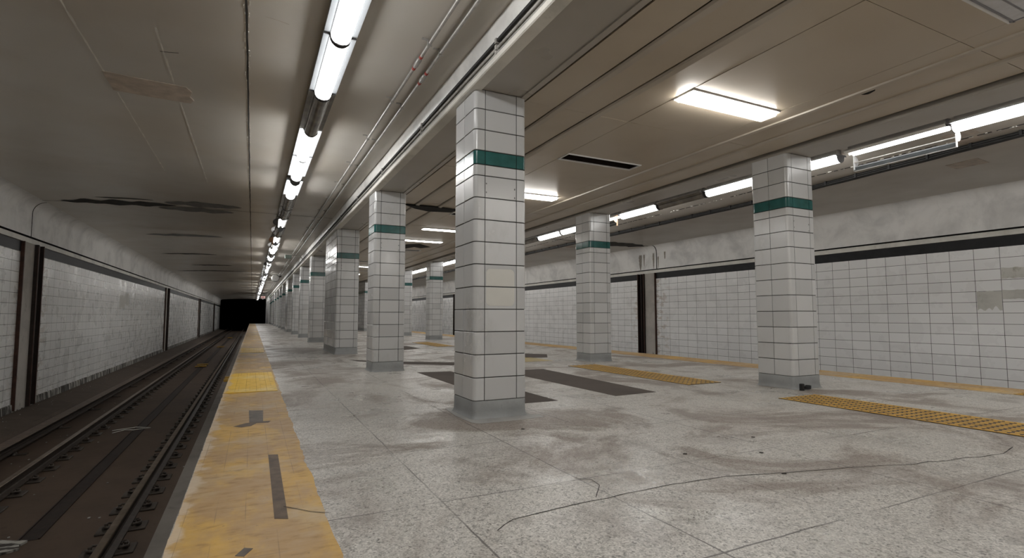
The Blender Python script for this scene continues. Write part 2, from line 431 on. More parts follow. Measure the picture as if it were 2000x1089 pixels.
def wall_blot(X, s, y0, y1, z0, z1, name, mat, parent, seed, drips=0):
    n = 22; P = []
    for i in range(n + 1):
        y = y0 + (y1 - y0) * i / n; P.append((y, z1 - .12 * (z1 - z0) * abs(mnoise.noise(Vector((y * 5, seed, 1))))))
    for i in range(n, -1, -1):
        y = y0 + (y1 - y0) * i / n; P.append((y, z0 + (z1 - z0) * (.10 + (.45 if drips else .15) * abs(mnoise.noise(Vector((y * 9, seed, 4)))))))
    k = len(P); mb = MB()
    vs = [(X, y, z) for y, z in P] + [(X + s * .003, y, z) for y, z in P]
    mb.add(vs, [tuple(range(k))[::-1], tuple(range(k, 2 * k))] + [(i, (i + 1) % k, (i + 1) % k + k, i + k) for i in range(k)])
    return mb.build(name, mat, parent)
wall_blot(XR, -1, 4.26, 4.62, 1.55, 1.78, 'damp_stain', M['damp'], wr, 1)
wall_blot(XR, -1, 4.24, 4.62, 1.18, 1.37, 'damp_stain', M['damp'], wr, 2)
wall_blot(XR, -1, 4.63, 5.0, .95, 1.36, 'damp_stain', M['damp'], wr, 3, 1)
wall_blot(XL, 1, 22.1, 22.9, 1.05, 1.62, 'damp_stain', M['damp'], wl, 4, 1)
wall_blot(XL, 1, 22.9, 23.6, 1.2, 1.75, 'damp_stain', M['damp'], wl, 5, 1)
def run(X, s, yc, w, z0, z1, mat, parent, seed):
    n = 14; vs = []
    for i in range(n + 1):
        z = z1 + (z0 - z1) * i / n; k = 1 - (i / n) ** 2 * .75
        l = w * k * (.7 + .7 * abs(mnoise.noise(Vector((z * 9, seed, 1))))); r_ = w * k * (.7 + .7 * abs(mnoise.noise(Vector((z * 9, seed, 7)))))
        vs += [(X + s * .002, yc - l, z), (X + s * .002, yc + r_, z)]
    mb = MB(); mb.add(vs, [(2 * i, 2 * i + 1, 2 * i + 3, 2 * i + 2) for i in range(n)]); mb.build('brown_run', mat, parent)
for (yc, w, z0, z1, sd) in ((14.52, .10, 2.5, 3.03, 1), (14.33, .05, 2.62, 3.03, 2), (13.85, .05, 2.5, 3.03, 3), (13.62, .035, 2.5, 2.9, 4), (13.3, .05, 2.78, 3.03, 5)): run(XR - .05, -1, yc, w, z0, z1, M['run'], wr, sd)
# left ceiling
b = MB()
vs = []; xs = [-3.84, -3.6, -3.3, -3.0, -2.7, -2.4, -2.1, -1.8, -1.5, -1.2, -.9, -.5, -.118, -.112, .3, .9, 1.3, 1.74]
b.prof([(x, zl(x)) for x in xs], Y0, YE, 0, n=20, smooth=True)
cl = struct(b.build('ceiling', M['ceil_l']), 'glossy painted ceiling over the left track')
b = MB(); pts = []
for i in range(0, 420):
    y = Y0 + i * .2142; w = .007 + .006 * abs(mnoise.noise(Vector((0, y * 3, 1)))); o = .006 * mnoise.noise(Vector((3, y * 2, 1))); pts += [(-.115 + o - w, y, ZL - .004), (-.115 + o + w, y, ZL - .004)]
b.add(pts, [(2 * i, 2 * i + 1, 2 * i + 3, 2 * i + 2) for i in range(419)])
b.build('seam', M['scar'], cl)
b = MB()
for i in range(260):
    y = 3 + random.random() ** 1.5 * 45; x = -.115 + random.choice((-1, 1)) * random.uniform(.010, .022); l = random.uniform(.01, .06); w = random.uniform(.0015, .0035)
    b.box(x - w, x + w, y, y + l, ZL - .006, ZL)
b.build('paint_fleck', M['white_line'], cl)['kind'] = 'stuff'
b = MB()
for k in range(4):
    y = JOINT - .45 + k * PER; 
    for x0, x1 in zip(xs, xs[1:]): b.add([(x0, y - .012, zl(x0) - .005), (x1, y - .012, zl(x1) - .005), (x1, y + .012, zl(x1) - .005), (x0, y + .012, zl(x0) - .005)], [(0, 1, 2, 3)])
b.build('cross_joint', M['scar'], cl)
def blob(x0, x1, yc, h, z, name, mat, parent, seed=0, tiny=False):
    n = 26; up_, dn = [], []
    for i in range(n + 1):
        t = i / n; e = (math.sin(math.pi * min(1, max(0, t))) ** .55) if not tiny else 1
        x = x0 + (x1 - x0) * t
        up_.append((x, yc + h * e * (.75 + .6 * mnoise.noise(Vector((x * 4, seed, 1)))))); dn.append((x, yc - h * e * (.75 + .6 * mnoise.noise(Vector((x * 4, seed, 5))))))
    zz = (lambda x: z - .004) if z != ZL else (lambda x: zl(x) - .005)
    vs = [(p[0], p[1], zz(p[0])) for q in zip(up_, dn) for p in q]
    mb = MB(); mb.add(vs, [(2 * i, 2 * i + 1, 2 * i + 3, 2 * i + 2) for i in range(n)]); return mb.build(name, mat, parent)
blob(-3.55, -1.55, JOINT - .5, .34, ZL, 'paint_scar', M['scar'], cl, 1)
blob(-2.9, -1.9, JOINT - 1.0, .07, ZL, 'paint_scar', M['scar'], cl, 2)
blob(-1.95, -.45, JOINT - .15, .34, ZL, 'putty_patch', M['patch_grey'], cl, 3)
blob(-1.75, -.28, JOINT - .86, .36, ZL, 'putty_patch', M['patch_grey'], cl, 4)
blob(-2.85, -.87, 18.2, .30, ZL, 'putty_patch', M['patch_grey'], cl, 5)
blob(-3.2, -1.3, 23.5, .22, ZL, 'paint_scar', M['scar'], cl, 6)
blob(-2.6, -.9, 28.4, .30, ZL, 'paint_scar', M['scar'], cl, 7)
blob(-3.6, -.3, 31.9, .35, ZL, 'paint_scar', M['scar'], cl, 8)
blob(-3.2, -.6, 41, .3, ZL, 'paint_scar', M['scar'], cl, 9)
b = MB(); b.poly([(-1.40, 6.26), (-1.1, 6.30), (-.70, 6.33), (-.66, 6.45), (-.69, 6.6), (-.66, 6.70), (-.70, 6.80), (-1.05, 6.79), (-1.40, 6.75)], ZL - .006, ZL)
b.build('bare_patch', M['patch_brown'], cl)
for X, a, c, w in ((-1.385, 4.6, 6.26, .010), (-1.375, 6.8, 10.2, .008), (-.80, 5.1, 6.31, .010), (-.80, 6.85, 10.8, .008)):
    ribbon([(X, a), (X, c)], w, zl(X) - .003, 'filler_line', M['filler'], cl, .005)
ribbon([(-.83, 5.55), (-.68, 5.52)], .006, ZL - .003, 'scratch', M['scar'], cl)
ribbon([(.02, 4.52), (.2, 4.55)], .004, ZL - .003, 'scratch', M['patch_brown'], cl)

# right ceiling
b = MB(); b.prof([(x, ZR) for x in (6.40, 7.5, 8.6, 9.7, 10.9, 12.06)], Y0, YE, 0, n=20)
cr = struct(b.build('ceiling_right', M['ceil_r']), 'painted ceiling over the right track')
b = MB()
b.box(6.4, 12.06, JOINT - .02, JOINT + .02, ZR - .005, ZR); b.build('cross_joint', M['scar'], cr)
blob(9.4, 12.0, JOINT + .1, .55, ZR, 'paint_scar', M['scar'], cr, 11); blob(8.4, 11.3, JOINT + 1.3, .25, ZR, 'paint_scar', M['patch_brown'], cr, 12)
blob(7.75, 8.75, 12.4, .5, ZR, 'putty_patch', M['patch_grey'], cr, 13)
for (x0, x1, y0, y1) in ((8.12, 8.42, 3.25, 3.62), (8.50, 8.78, 3.35, 3.85), (9.75, 10.2, 3.85, 4.3)):
    b = MB(); b.poly([(x0, y0), (x1, y0 + .03), (x1 - .02, y1), (x0 + .04, y1 - .02)], ZR - .004, ZR); b.build('putty_patch', M['patch_brown'], cr)
b = MB()
for i in range(150):
    y = 1 + i * .2; x = 8.52 + .01 * mnoise.noise(Vector((1, y, 2)))
    if mnoise.noise(Vector((y * 1.5, 4, 2))) > -.15: b.box(x - .012, x + .012, y, y + .15, ZR - .006, ZR)
b.build('seam', M['scar'], cr)
b = MB()
for i in range(90):
    y = 2 + random.random() ** 1.3 * 14; x = 8.52 + random.uniform(-.03, .03); b.box(x - .006, x + .006, y, y + random.uniform(.01, .06), ZR - .008, ZR)
b.build('paint_fleck', M['white_line'], cr)['kind'] = 'stuff'

# centre ceiling: panels with gaps, battens; troffer openings skipped
TX0, TX1 = 3.58, 4.78
TY = [-2.75, -.62, 1.53, 3.60, 5.74, 7.92, 10.05, 12.10, 14.15, 16.3, 18.4, 20.5, 22.7, 24.8, 26.9, 29.0]
TW = .135
ycut = [Y0] + [1.95 + 2.45 * k for k in range(-3, 40) if Y0 + .3 < 1.95 + 2.45 * k < YP - .3] + [YP]
b = MB()
def panel(x0, x1, y0, y1, g=.0025):
    if y1 - y0 < .02: return
    dz = random.uniform(-.002, .002); b.box(x0 + g, x1 - g, y0 + g, y1 - g, ZC + dz, ZC + .014 + dz)
for (x0, x1) in ((2.33, 2.665), (2.685, 3.105), (3.125, TX0), (TX1, 5.035), (5.045, 5.465), (5.475, 5.88)):
    for a, c in zip(ycut, ycut[1:]): panel(x0, x1, a, c)
ed = sorted([Y0] + [t - TW for t in TY] + [t + TW for t in TY] + [YP] + [y for y in ycut if y > 30])
for a, c in zip(ed, ed[1:]):
    if any(abs((a + c) / 2 - t) < .05 for t in TY): continue
    mid = [y for y in ycut if a + .1 < y < c - .1]
    q = [a] + mid + [c]
    for u, w in zip(q, q[1:]): panel(TX0, TX1, u, w)
cc = struct(b.build('ceiling_centre', M['panel']), 'beige panelled ceiling over the platform')
for X, w in ((2.725, .045), (3.165, .045), (5.04, .03), (5.47, .03)):
    mb = MB(); n = 150; vs = []; pr = [(-w, 0), (-w * .8, -.018), (w * .5, -.022), (w, 0)]
    for i in range(n + 1):
        y = Y0 + (35 - Y0) * i / n; e = .010 * mnoise.noise(Vector((X * 7, y * 1.3, 0))); e2 = .006 * mnoise.noise(Vector((X * 3, y * 4, 6)))
        vs += [(X + p[0] + e, y, ZC + p[1] * (1 + 25 * e2) + .001) for p in pr]
    mb.add(vs, [(i * 4 + k, i * 4 + k + 1, i * 4 + k + 5, i * 4 + k + 4) for i in range(n) for k in range(3)])
    mb.build('batten', M['batten'], cc)
b = MB(); b.box(2.2, 6.0, Y0, YP, 3.34, 3.38); b.build('void_roof', M['dark'], cc)
for (x, y) in ((5.10, 2.80),):
    mb = MB(); mb.poly([(x + .045 * math.cos(t) * (1 + .2 * math.sin(3 * t)), y + .06 * math.sin(t)) for t in [i * math.pi / 7 for i in range(14)]], ZC - .004, ZC); mb.build('hole', M['dark'], cc)
b = MB(); b.poly([(4.0, 15.0), (4.3, 14.75), (4.8, 15.3), (4.6, 15.7), (4.35, 15.5), (4.2, 16.0), (3.7, 15.7)], ZC - .005, ZC - .001); b.build('broken_patch', M['dark'], cc)
b = MB(); b.poly([(2.5, 9.55), (3.0, 9.5), (3.55, 9.6), (3.5, 9.85), (3.05, 9.95), (2.75, 9.8)], ZC - .026, ZC - .001); b.build('broken_patch', M['dark'], cc)

# beams over the pillar rows
def beam(n, x0, x1):
    mb = MB(); mb.box(x0, x1, Y0, YE, ZB, 3.42)
    o = struct(mb.build('trim_%d' % n, M['soffit']), 'long concrete beam resting on the %s row of tiled pillars' % ('left' if n == 1 else 'right'))
    return o
bl = beam(1, 1.745, 2.255); br_ = beam(2, 5.955, 6.44)
# left face of the left beam: quarter-round cove, then the ledge
mb = MB(); mb.prof([(1.705 + .0, ZL + .002)] + [(1.705 + .045 * (1 - math.cos(t * math.pi / 16)), ZL - .15 * math.sin(t * math.pi / 16)) for t in range(9)], Y0, YE, 0, smooth=True, n=4); mb.build('cove', M['cove'], bl)
mb = MB(); mb.prof([(1.745, 2.995), (1.695, 2.993), (1.69, 2.945), (1.70, 2.938), (1.80, 2.937), (1.80, 2.9495)], Y0, YE, 0, n=4); mb.build('ledge', M['ledge'], bl)
mb = MB(); mb.prof([(2.205, 2.9495), (2.205, 2.938), (2.262, 2.938), (2.262, 3.0)], Y0, YP, 0); mb.build('edge_angle', M['soffit'], bl)
mb = MB(); mb.prof([(5.948, 3.0), (5.948, 2.94), (5.99, 2.94), (5.99, 2.9495)], Y0, YP, 0); mb.build('edge_angle', M['soffit'], br_)
mb = MB(); mb.box(2.262, 2.275, -1, 8.5, 2.955, 2.975); mb.build('rust_strip', M['rust'], bl)

# ends
b = MB(); b.box(XL - .1, XR + .1, Y0 - .2, Y0, -1.5, 3.5); struct(b.build('wall_back', M['concrete']))
b = MB(); b.box(1.75, XR, YP + .02, YP + .2, -1.3, 3.4); struct(b.build('wall_end', M['wall_r']), 'end wall of the platform hall')
b = MB(); b.box(1.70, 1.9, YP + .2, YE, -1.3, 3.2); struct(b.build('wall_track', M['wall_l']))
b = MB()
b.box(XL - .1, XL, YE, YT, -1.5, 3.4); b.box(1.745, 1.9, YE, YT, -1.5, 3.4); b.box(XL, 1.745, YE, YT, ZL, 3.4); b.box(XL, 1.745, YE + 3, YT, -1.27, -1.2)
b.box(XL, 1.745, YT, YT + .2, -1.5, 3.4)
struct(b.build('wall_tunnel', M['tunnel_dark']), 'unlit black running tunnel at the far end of the track')

# ------------------------------------------------------------------ pillars
def outline(w, d, r, off, seg=5):
    """points along a rounded rectangle from the middle of the -Y face, counter-clockwise, with running length on the un-offset outline"""
    P = []; hx, hy = w / 2, d / 2
    def arc(cx, cy, a0):
        for i in range(seg + 1):
            a = a0 + math.pi / 2 * i / seg; P.append((cx + (r + off) * math.cos(a), cy + (r + off) * math.sin(a)))
    arc(hx - r, -hy + r, -math.pi / 2); arc(hx - r, hy - r, 0); arc(-hx + r, hy - r, math.pi / 2); arc(-hx + r, -hy + r, math.pi)
    return P
def perim(w, d, r, seg=5):
    """returns function s->(x,y,nx,ny); s runs from (-w/2,-d/2) corner along -Y face, +X face, +Y face, -X face (square-corner length)"""
    def at(s):
        L = [w, d, w, d]; i = 0; s = s % (2 * (w + d))
        while s > L[i]: s -= L[i]; i += 1
        dirs = [(1, 0), (0, 1), (-1, 0), (0, -1)]; nrm = [(0, -1), (1, 0), (0, 1), (-1, 0)]
        cor = [(-w / 2, -d / 2), (w / 2, -d / 2), (w / 2, d / 2), (-w / 2, d / 2)]
        def rounded(ci, t):   # t in -1..1 around corner ci (between side ci-1 and ci)
            pd = dirs[ci - 1]; nd = dirs[ci]; c = cor[ci]
            cx, cy_ = c[0] - pd[0] * r + nd[0] * r, c[1] - pd[1] * r + nd[1] * r
            n0 = nrm[ci - 1]; n1 = nrm[ci]; a = (t + 1) / 2 * math.pi / 2
            nx, ny_ = n0[0] * math.cos(a) + n1[0] * math.sin(a), n0[1] * math.cos(a) + n1[1] * math.sin(a)
            return (cx + nx * r, cy_ + ny_ * r, nx, ny_)
        if s < r: return rounded(i, s / r)
        if s > L[i] - r: return rounded((i + 1) % 4, (s - L[i]) / r)
        return (cor[i][0] + dirs[i][0] * s, cor[i][1] + dirs[i][1] * s, *nrm[i])
    return at
ZBASE = .155
ROWS = [(ZBASE + .2 * i, ZBASE + .2 * (i + 1)) for i in range(10)] + [(2.155, 2.255)]
ROWS2 = [(2.385, 2.577), (2.577, 2.768), (2.768, 2.95)]
def pillar_meshes(w, d, joints_side):
    r = .03; at = perim(w, d, r); tot = 2 * (w + d)
    fj = [.095, w - .095]                                              # joints on the faces square to the track
    S = [f for f in fj] + [w + j for j in joints_side] + [w + d + f for f in fj] + [2 * w + d + (d - j) for j in joints_side[::-1]]
    S = sorted(S); rng = random.Random(3)
    def tiles(rows, g=.0036, t=.007):
        mb = MB(); tint = []
        for (z0, z1) in rows:
            for a, c in zip(S, S[1:] + [S[0] + tot]):
                ss = [a + g]
                corners = [k for k in (0, w, w + d, 2 * w + d, tot, tot + w)]
                for k in corners:
                    if a < k < c: ss += [k + r * u for u in (-1, -.6, -.2, .2, .6, 1)]
                ss.append(c - g); ss = sorted(ss)
                q = rng.uniform(-.0012, .0012); q2 = rng.uniform(-.0012, .0012); tn = rng.random(); n0 = len(mb.f)
                vs = []; zz = (z0 + g, z0 + g + .003, z1 - g - .003, z1 - g)
                for i, s_ in enumerate(ss):
                    x, y, nx, ny = at(s_); tt = i / (len(ss) - 1)
                    for k, z in enumerate(zz):
                        e = t + q * (tt - .5) * 2 + q2 * (k / 3 - .5) * 2
                        if k in (0, 3): e -= .003
                        vs.append((x + nx * e, y + ny * e, z))
                    if i in (0, len(ss) - 1):
                        pass
                m_ = len(ss)
                fs = [(i * 4 + k, (i + 1) * 4 + k, (i + 1) * 4 + k + 1, i * 4 + k + 1) for i in range(m_ - 1) for k in range(3)]
                # edge returns to the grout core
                o = len(vs)
                for i in (0, m_ - 1):
                    x, y, nx, ny = at(ss[i])
                    vs += [(x, y, zz[0]), (x, y, zz[3])]
                fs += [(0, 1, 2, 3, o + 1, o), ((m_ - 1) * 4, (m_ - 1) * 4 + 1, (m_ - 1) * 4 + 2, (m_ - 1) * 4 + 3, o + 3, o + 2)]
                mb.add(vs, fs, 0, False); tint += [tn] * (len(mb.f) - n0)
        return mb, tint
    out = {}
    mb, tint = tiles(ROWS + ROWS2)
    # grout core joined in slot 1
    core = []; 
    n0 = len(mb.f)
    P = [at(s_ * tot / 80)[:2] for s_ in range(80)]
    P = [at(k + r * u)[:2] for k in (0, w, w + d, 2 * w + d) for u in (-1, -.5, 0, .5, 1)]
    mb.prof([(0, 0)], 0, 0) if False else None
    vs = [(p[0], p[1], z) for z in (ZBASE, ZB) for p in P]; k = len(P)
    mb.add(vs, [(i, (i + 1) % k, (i + 1) % k + k, i + k) for i in range(k)], 1)
    tint += [.5] * (len(mb.f) - n0)
    out['shaft'] = (mb, tint)
    out['green_band'] = tiles([(2.255 + .001, 2.385 - .001)])
    # plinth with a cove running out at the floor
    mb = MB(); lv = [(0, .03), (.012, .018), (.035, .009), (.07, .006), (ZBASE - .008, .006), (ZBASE - .003, .003), (ZBASE, -.004)]
    ps = []
    for z, o in lv:
        for kk in (0, w, w + d, 2 * w + d):
            for u in (-1, -.5, 0, .5, 1):
                x, y, nx, ny = at(kk + r * u); ps.append((x + nx * o, y + ny * o, z))
    mb.add(ps, [(i * k + j, i * k + (j + 1) % k, (i + 1) * k + (j + 1) % k, (i + 1) * k + j) for i in range(len(lv) - 1) for j in range(k)], 0, True)
    mb.add(ps[-k:], [tuple(range(k))], 0)
    out['base'] = (mb, None)
    return out
def make_pillar(w, d, js):
    root = empty('tiled_pillar', (0, 0, 0), 'x', 'pillar', kind='thing')
    for nm, (mb, tint) in pillar_meshes(w, d, js).items():
        o = mb.build(nm, {'shaft': [M['tile'], M['grout']], 'green_band': [M['green']], 'base': [M['plinth']]}[nm], root, fix=(nm == 'base'))
        if tint:
            at = o.data.attributes.new('tint', 'FLOAT', 'FACE'); at.data.foreach_set('value', tint)
        if nm == 'green_band': o['label'] = 'dark green glazed tile band'
        if nm == 'base': o['label'] = 'grey terrazzo base'
    return root
W = .505
SQ = make_pillar(W, W, [W / 2]); PD = 2.14
PIER = make_pillar(W, PD, [.2, .505, .81, 1.03, 1.11, 1.33, 1.635, 1.94])
colY = [4.28, 8.575]; pierY = [12.83]
for k in range(1, 4):
    o_ = 19.0 + (k - 1) * PER
    colY += [o_, o_ + 4.285, o_ + 8.57]; pierY.append(o_ + 12.84)
colY = [y for y in colY if y < YP - 1]; pierY = [y for y in pierY if y + PD < YP]
ORD = ['first', 'second', 'third', 'fourth', 'fifth', 'sixth', 'seventh', 'eighth', 'ninth', 'tenth', 'eleventh', 'twelfth', 'thirteenth', 'fourteenth', 'fifteenth', 'sixteenth', 'seventeenth']
first = {}
PILL = {}
for row, xc in (('left', 2.0), ('right', 6.21)):
    allp = sorted([(y, 0) for y in colY] + [(y, 1) for y in pierY])
    for i, (y, pier) in enumerate(allp):
        src = PIER if pier else SQ
        o = src if pier not in first else copy_tree(src)
        first[pier] = 1
        o.location = (xc, y + (PD if pier else W) / 2, 0)
        PILL[(row, i)] = o
        o['group'] = 'tiled pillars of the %s row' % row
        o['label'] = '%s tiled pillar from the camera in the %s row%s' % (ORD[i], row, ', long in the track direction' if pier else ', green band')
# marks on single pillars
def marks(root, face_y, pts, mat, name, w=.012, h=.016):
    for (x, z) in pts:
        mb = MB(); mb.bbox(x - w, x + w, face_y - .0085, face_y + .004, z - h, z + h, .003); mb.build(name, mat, root)
h4 = [(-.145, 2.085), (-.145, 2.005), (.14, 2.06), (.14, 1.98)]
for key in (('left', 0), ('left', 1), ('left', 2), ('right', 0)):
    p = PILL[key]; d = PD if key == ('left', 2) else W
    marks(p, -d / 2, h4, M['hole'], 'screw_hole', .007, .009)
p = PILL[('left', 0)]
for (z0, z1, up_) in ((1.162, 1.315, True), (.985, 1.148, False)):
    P = []
    for (cx, cz, a0) in ((.095, z1 - .04, 0), (-.105, z1 - .04, 90), (-.105, z0 + .04, 180), (.095, z0 + .04, 270)):
        rr_ = .04 if (cz > (z0 + z1) / 2) == up_ else .004
        qx, qz = (cx + (.04 - rr_) * (1 if cx > 0 else -1), cz + (.04 - rr_) * (1 if cz > (z0 + z1) / 2 else -1))
        P += [(qx + rr_ * math.cos(math.radians(a0 + 15 * i)), qz + rr_ * math.sin(math.radians(a0 + 15 * i))) for i in range(7)]
    yf = -W / 2 - .0092; k = len(P); mb = MB()
    mb.add([(x, yf, z) for x, z in P] + [(x, yf + .006, z) for x, z in P], [tuple(range(k)), tuple(range(k, 2 * k))[::-1]] + [(i, (i + 1) % k, (i + 1) % k + k, i + k) for i in range(k)])
    o = mb.build('paint_patch', M['cream'], p); o['label'] = 'cream repainted patch on one tile'
# cement smear round the foot of the nearest pillar
mb = MB(); mb.poly([(1.68, 4.16), (1.72, 4.10), (2.0, 4.09), (2.36, 4.12), (2.36, 4.24), (2.30, 4.26), (2.30, 4.9), (1.70, 4.9), (1.66, 4.5)], 0, .003)
mb.build('cement_smear', M['smear'], fl)

# ------------------------------------------------------------------ wall posts at the expansion joints
def post(X, s, y0, y1, label, ch_near):
    """rusty channel on the ch_near side, weathered infill, thin rusty edge"""
    z0 = -.93 if s > 0 else -1.2
    r = empty('joint_post', (X, (y0 + y1) / 2, z0), label, 'wall post', 'rusty wall posts at the expansion joints')
    L = (y1 - y0) / 2; h = 2.36 - z0
    bx = lambda mb, d0, d1, a, c, z=h, zb=0: mb.box(min(s * d0, s * d1), max(s * d0, s * d1), a, c, zb, z)
    ch = .33; sgn = -1 if ch_near else 1       # channel towards the camera or away
    a0, a1 = (-L, -L + ch) if ch_near else (L - ch, L)
    mb = MB(); bx(mb, 0, .004, a0, a1); bx(mb, 0, .10, a0, a0 + .022); bx(mb, 0, .10, a1 - .022, a1); bx(mb, 0, .07, (a0 + a1) / 2 - .012, (a0 + a1) / 2 + .012)
    mb.build('channel', M['rust_dark'], r)
    mb = MB(); bx(mb, .095, .103, a0 - .004, a0 + .026); bx(mb, .095, .103, a1 - .026, a1 + .004); mb.build('flange', M['rust'], r)
    i0, i1 = (a1, L - .03) if ch_near else (-L + .03, a0)
    mb = MB(); bx(mb, 0, .035, i0, i1); mb.build('infill', M['weathered'], r)
    e0, e1 = (L - .03, L) if ch_near else (-L, -L + .03)
    mb = MB(); bx(mb, 0, .06, e0, e1); mb.build('edge_strip', M['rust'], r)
names = ['nearest', 'second', 'third', 'fourth']
for k in range(4):
    y = JOINT + k * PER
    post(XL, 1, y - .52, y + .42, '%s rusty post set into the left tiled wall' % names[k], False)
    if k < 2: post(XR, -1, y - .1, y + .76, '%s rusty post in the right tiled wall beyond the platform' % names[k], False)

# ------------------------------------------------------------------ yellow strips, patches, tactile mats on the platform
def strip_mesh(x0, x1, y0, y1, z, seed, amp0, amp1, step=.05):
    n = int((y1 - y0) / step); vs = []
    for i in range(n + 1):
        y = y0 + (y1 - y0) * i / n
        e0 = amp0 * (mnoise.noise(Vector((seed, y * 5, 0))) + .5 * mnoise.noise(Vector((seed, y * 17, 0)))); e1 = amp1 * (mnoise.noise(Vector((seed + 9, y * 3, 0))) + .5 * mnoise.noise(Vector((seed + 9, y * 12, 0))))
        vs += [(x0 + e0, y, 0), (x0 + e0, y, z), (x1 + e1, y, z), (x1 + e1, y, 0)]
    mb = MB(); mb.add(vs, [(i * 4 + k, i * 4 + k + 1, i * 4 + k + 5, i * 4 + k + 4) for i in range(n) for k in range(3)]); return mb
o = strip_mesh(XE + .004, .325, Y0, YP, .003, 2, .008, .022).build('yellow_edge_strip', M['yellow']); tag(o, 'worn yellow safety strip along the platform edge beside the left track', 'safety strip')
ys_l = o
o = strip_mesh(7.80, XRE - .004, Y0, YP, .003, 5, .012, .008).build('yellow_edge_strip', M['yellow']); tag(o, 'yellow safety strip along the far platform edge beside the right track', 'safety strip')
for (x0, x1, y0, y1, lb) in ((-.272, .30, 6.92, 9.2, 'bright yellow ribbed tile panel on the left edge strip, nearest one'), (-.272, .29, 14.3, 16.2, 'bright yellow panel on the left edge strip, second and farther one')):
    mb = MB(); n = 5; mrow = int((y1 - y0) / .3)
    for i in range(n):
        for j in range(mrow):
            ax = x0 + (x1 - x0) * i / n; ay = y0 + (y1 - y0) * j / mrow
            mb.bbox(ax + .0008, ax + (x1 - x0) / n - .0008, ay + .0008, ay + (y1 - y0) / mrow - .0008, 0, .008, .0015)
    tag(mb.build('tactile_tile', M['bright_yellow'], loc=(0, 0, .0035)), lb, 'tactile panel', 'bright yellow panels on the edge strip')
def patch(pts, lb, mat='mat_dark', z=.002, name='floor_patch', zb=0.0):
    mb = MB(); mb.poly(pts, zb, z); return tag(mb.build(name, M[mat]), lb, 'floor patch')
patch([(.005, 4.99), (.11, 4.97), (.118, 5.56), (0, 5.61)], 'square grey bare patch in the middle of the yellow strip', 'strip_grey', .0045)
patch([(-.11, 4.86), (-.05, 4.80), (.02, 4.83), (.06, 4.93), (.15, 4.92), (.17, 4.99), (.08, 5.0), (-.02, 4.97)], 'dark smudge crossing the yellow strip in front of the square patch', 'strip_bare', .0042)
patch([(.115, 2.60), (.170, 2.57), (.176, 3.77), (.12, 3.785)], 'long narrow brown bare patch on the yellow strip', 'strip_bare', .0045)
patch([(-.03, 2.27), (.0, 2.25), (.03, 2.31), (.0, 2.33)], 'tiny grey chip in the yellow strip near the camera', 'strip_grey', .0045)
patch([(2.38, 4.84), (2.93, 4.83), (2.91, 8.13), (2.375, 8.2)], 'dark grey floor strip directly behind the nearest pillar')
patch([(3.68, 4.82), (4.30, 4.86), (4.43, 7.80), (3.66, 7.78)], 'long dark grey floor strip between the two pillar rows')
patch([(1.8, 11.2), (2.1, 10.8), (2.75, 10.2), (3.6, 9.6), (3.3, 9.08), (2.55, 9.75), (1.9, 10.7)], 'dark diagonal floor strip beside the second pillar of the left row')
patch([(3.5, 13.6), (4.2, 14.2), (4.15, 15.5), (3.6, 15.6)], 'small dark floor strip in the middle of the platform behind second left pillar')
patch([(5.3, 10.05), (5.75, 9.9), (6.2, 10.7), (5.8, 11.2)], 'dark floor strip beyond the pale yellow painted square')
patch([(4.83, 9.15), (5.43, 9.12), (5.43, 10.1), (4.9, 10.15)], 'pale yellow painted square on the floor beyond the nearest pillar', 'yellow_pale')
def tactile(x0, x1, y0, y1, lb):
    r = empty('tactile_strip', ((x0 + x1) / 2, (y0 + y1) / 2, 0), lb, 'tactile strip', 'yellow studded tactile strips')
    w, d = (x1 - x0) / 2, (y1 - y0) / 2
    mb = MB(); mb.bbox(-w, w, -d, d, 0, .006, .002); mb.build('mat', M['tact_base'], r)
    mb = MB(); p = .076; nx, ny = int(2 * w / p), int(2 * d / p)
    for i in range(nx):
        for j in range(ny):
            x, y = -w + (i + .5) * 2 * w / nx, -d + (j + .5) * 2 * d / ny; k = 8
            vs = [(x + rr * math.cos(t * math.pi / 4), y + rr * 1.25 * math.sin(t * math.pi / 4), z) for rr, z in ((.025, .006), (.021, .0095), (.013, .0105)) for t in range(k)]
            mb.add(vs, [(a * k + t, a * k + (t + 1) % k, (a + 1) * k + (t + 1) % k, (a + 1) * k + t) for a in range(2) for t in range(k)] + [tuple(range(2 * k, 3 * k))], 0, True)
    mb.box(-w, -w + .02, -d, d, .006, .008); mb.box(w - .02, w, -d, d, .006, .008)
    o = mb.build('studs', M['tact_dome'], r); o['kind'] = 'stuff'
tactile(5.15, 5.76, 1.35, 3.89, 'brown and yellow studded strip in front of the nearest right-row pillar')
tactile(5.10, 5.69, 5.15, 8.05, 'brown and yellow studded strip between the first and second right-row pillars')
tactile(7.83, 8.43, 1.6, 2.9, 'short studded panel set into the far yellow edge strip beside the right track')
tactile(4.85, 5.40, 14.7, 17.4, 'brown and yellow studded strip far back near the fourth right-row pillar')

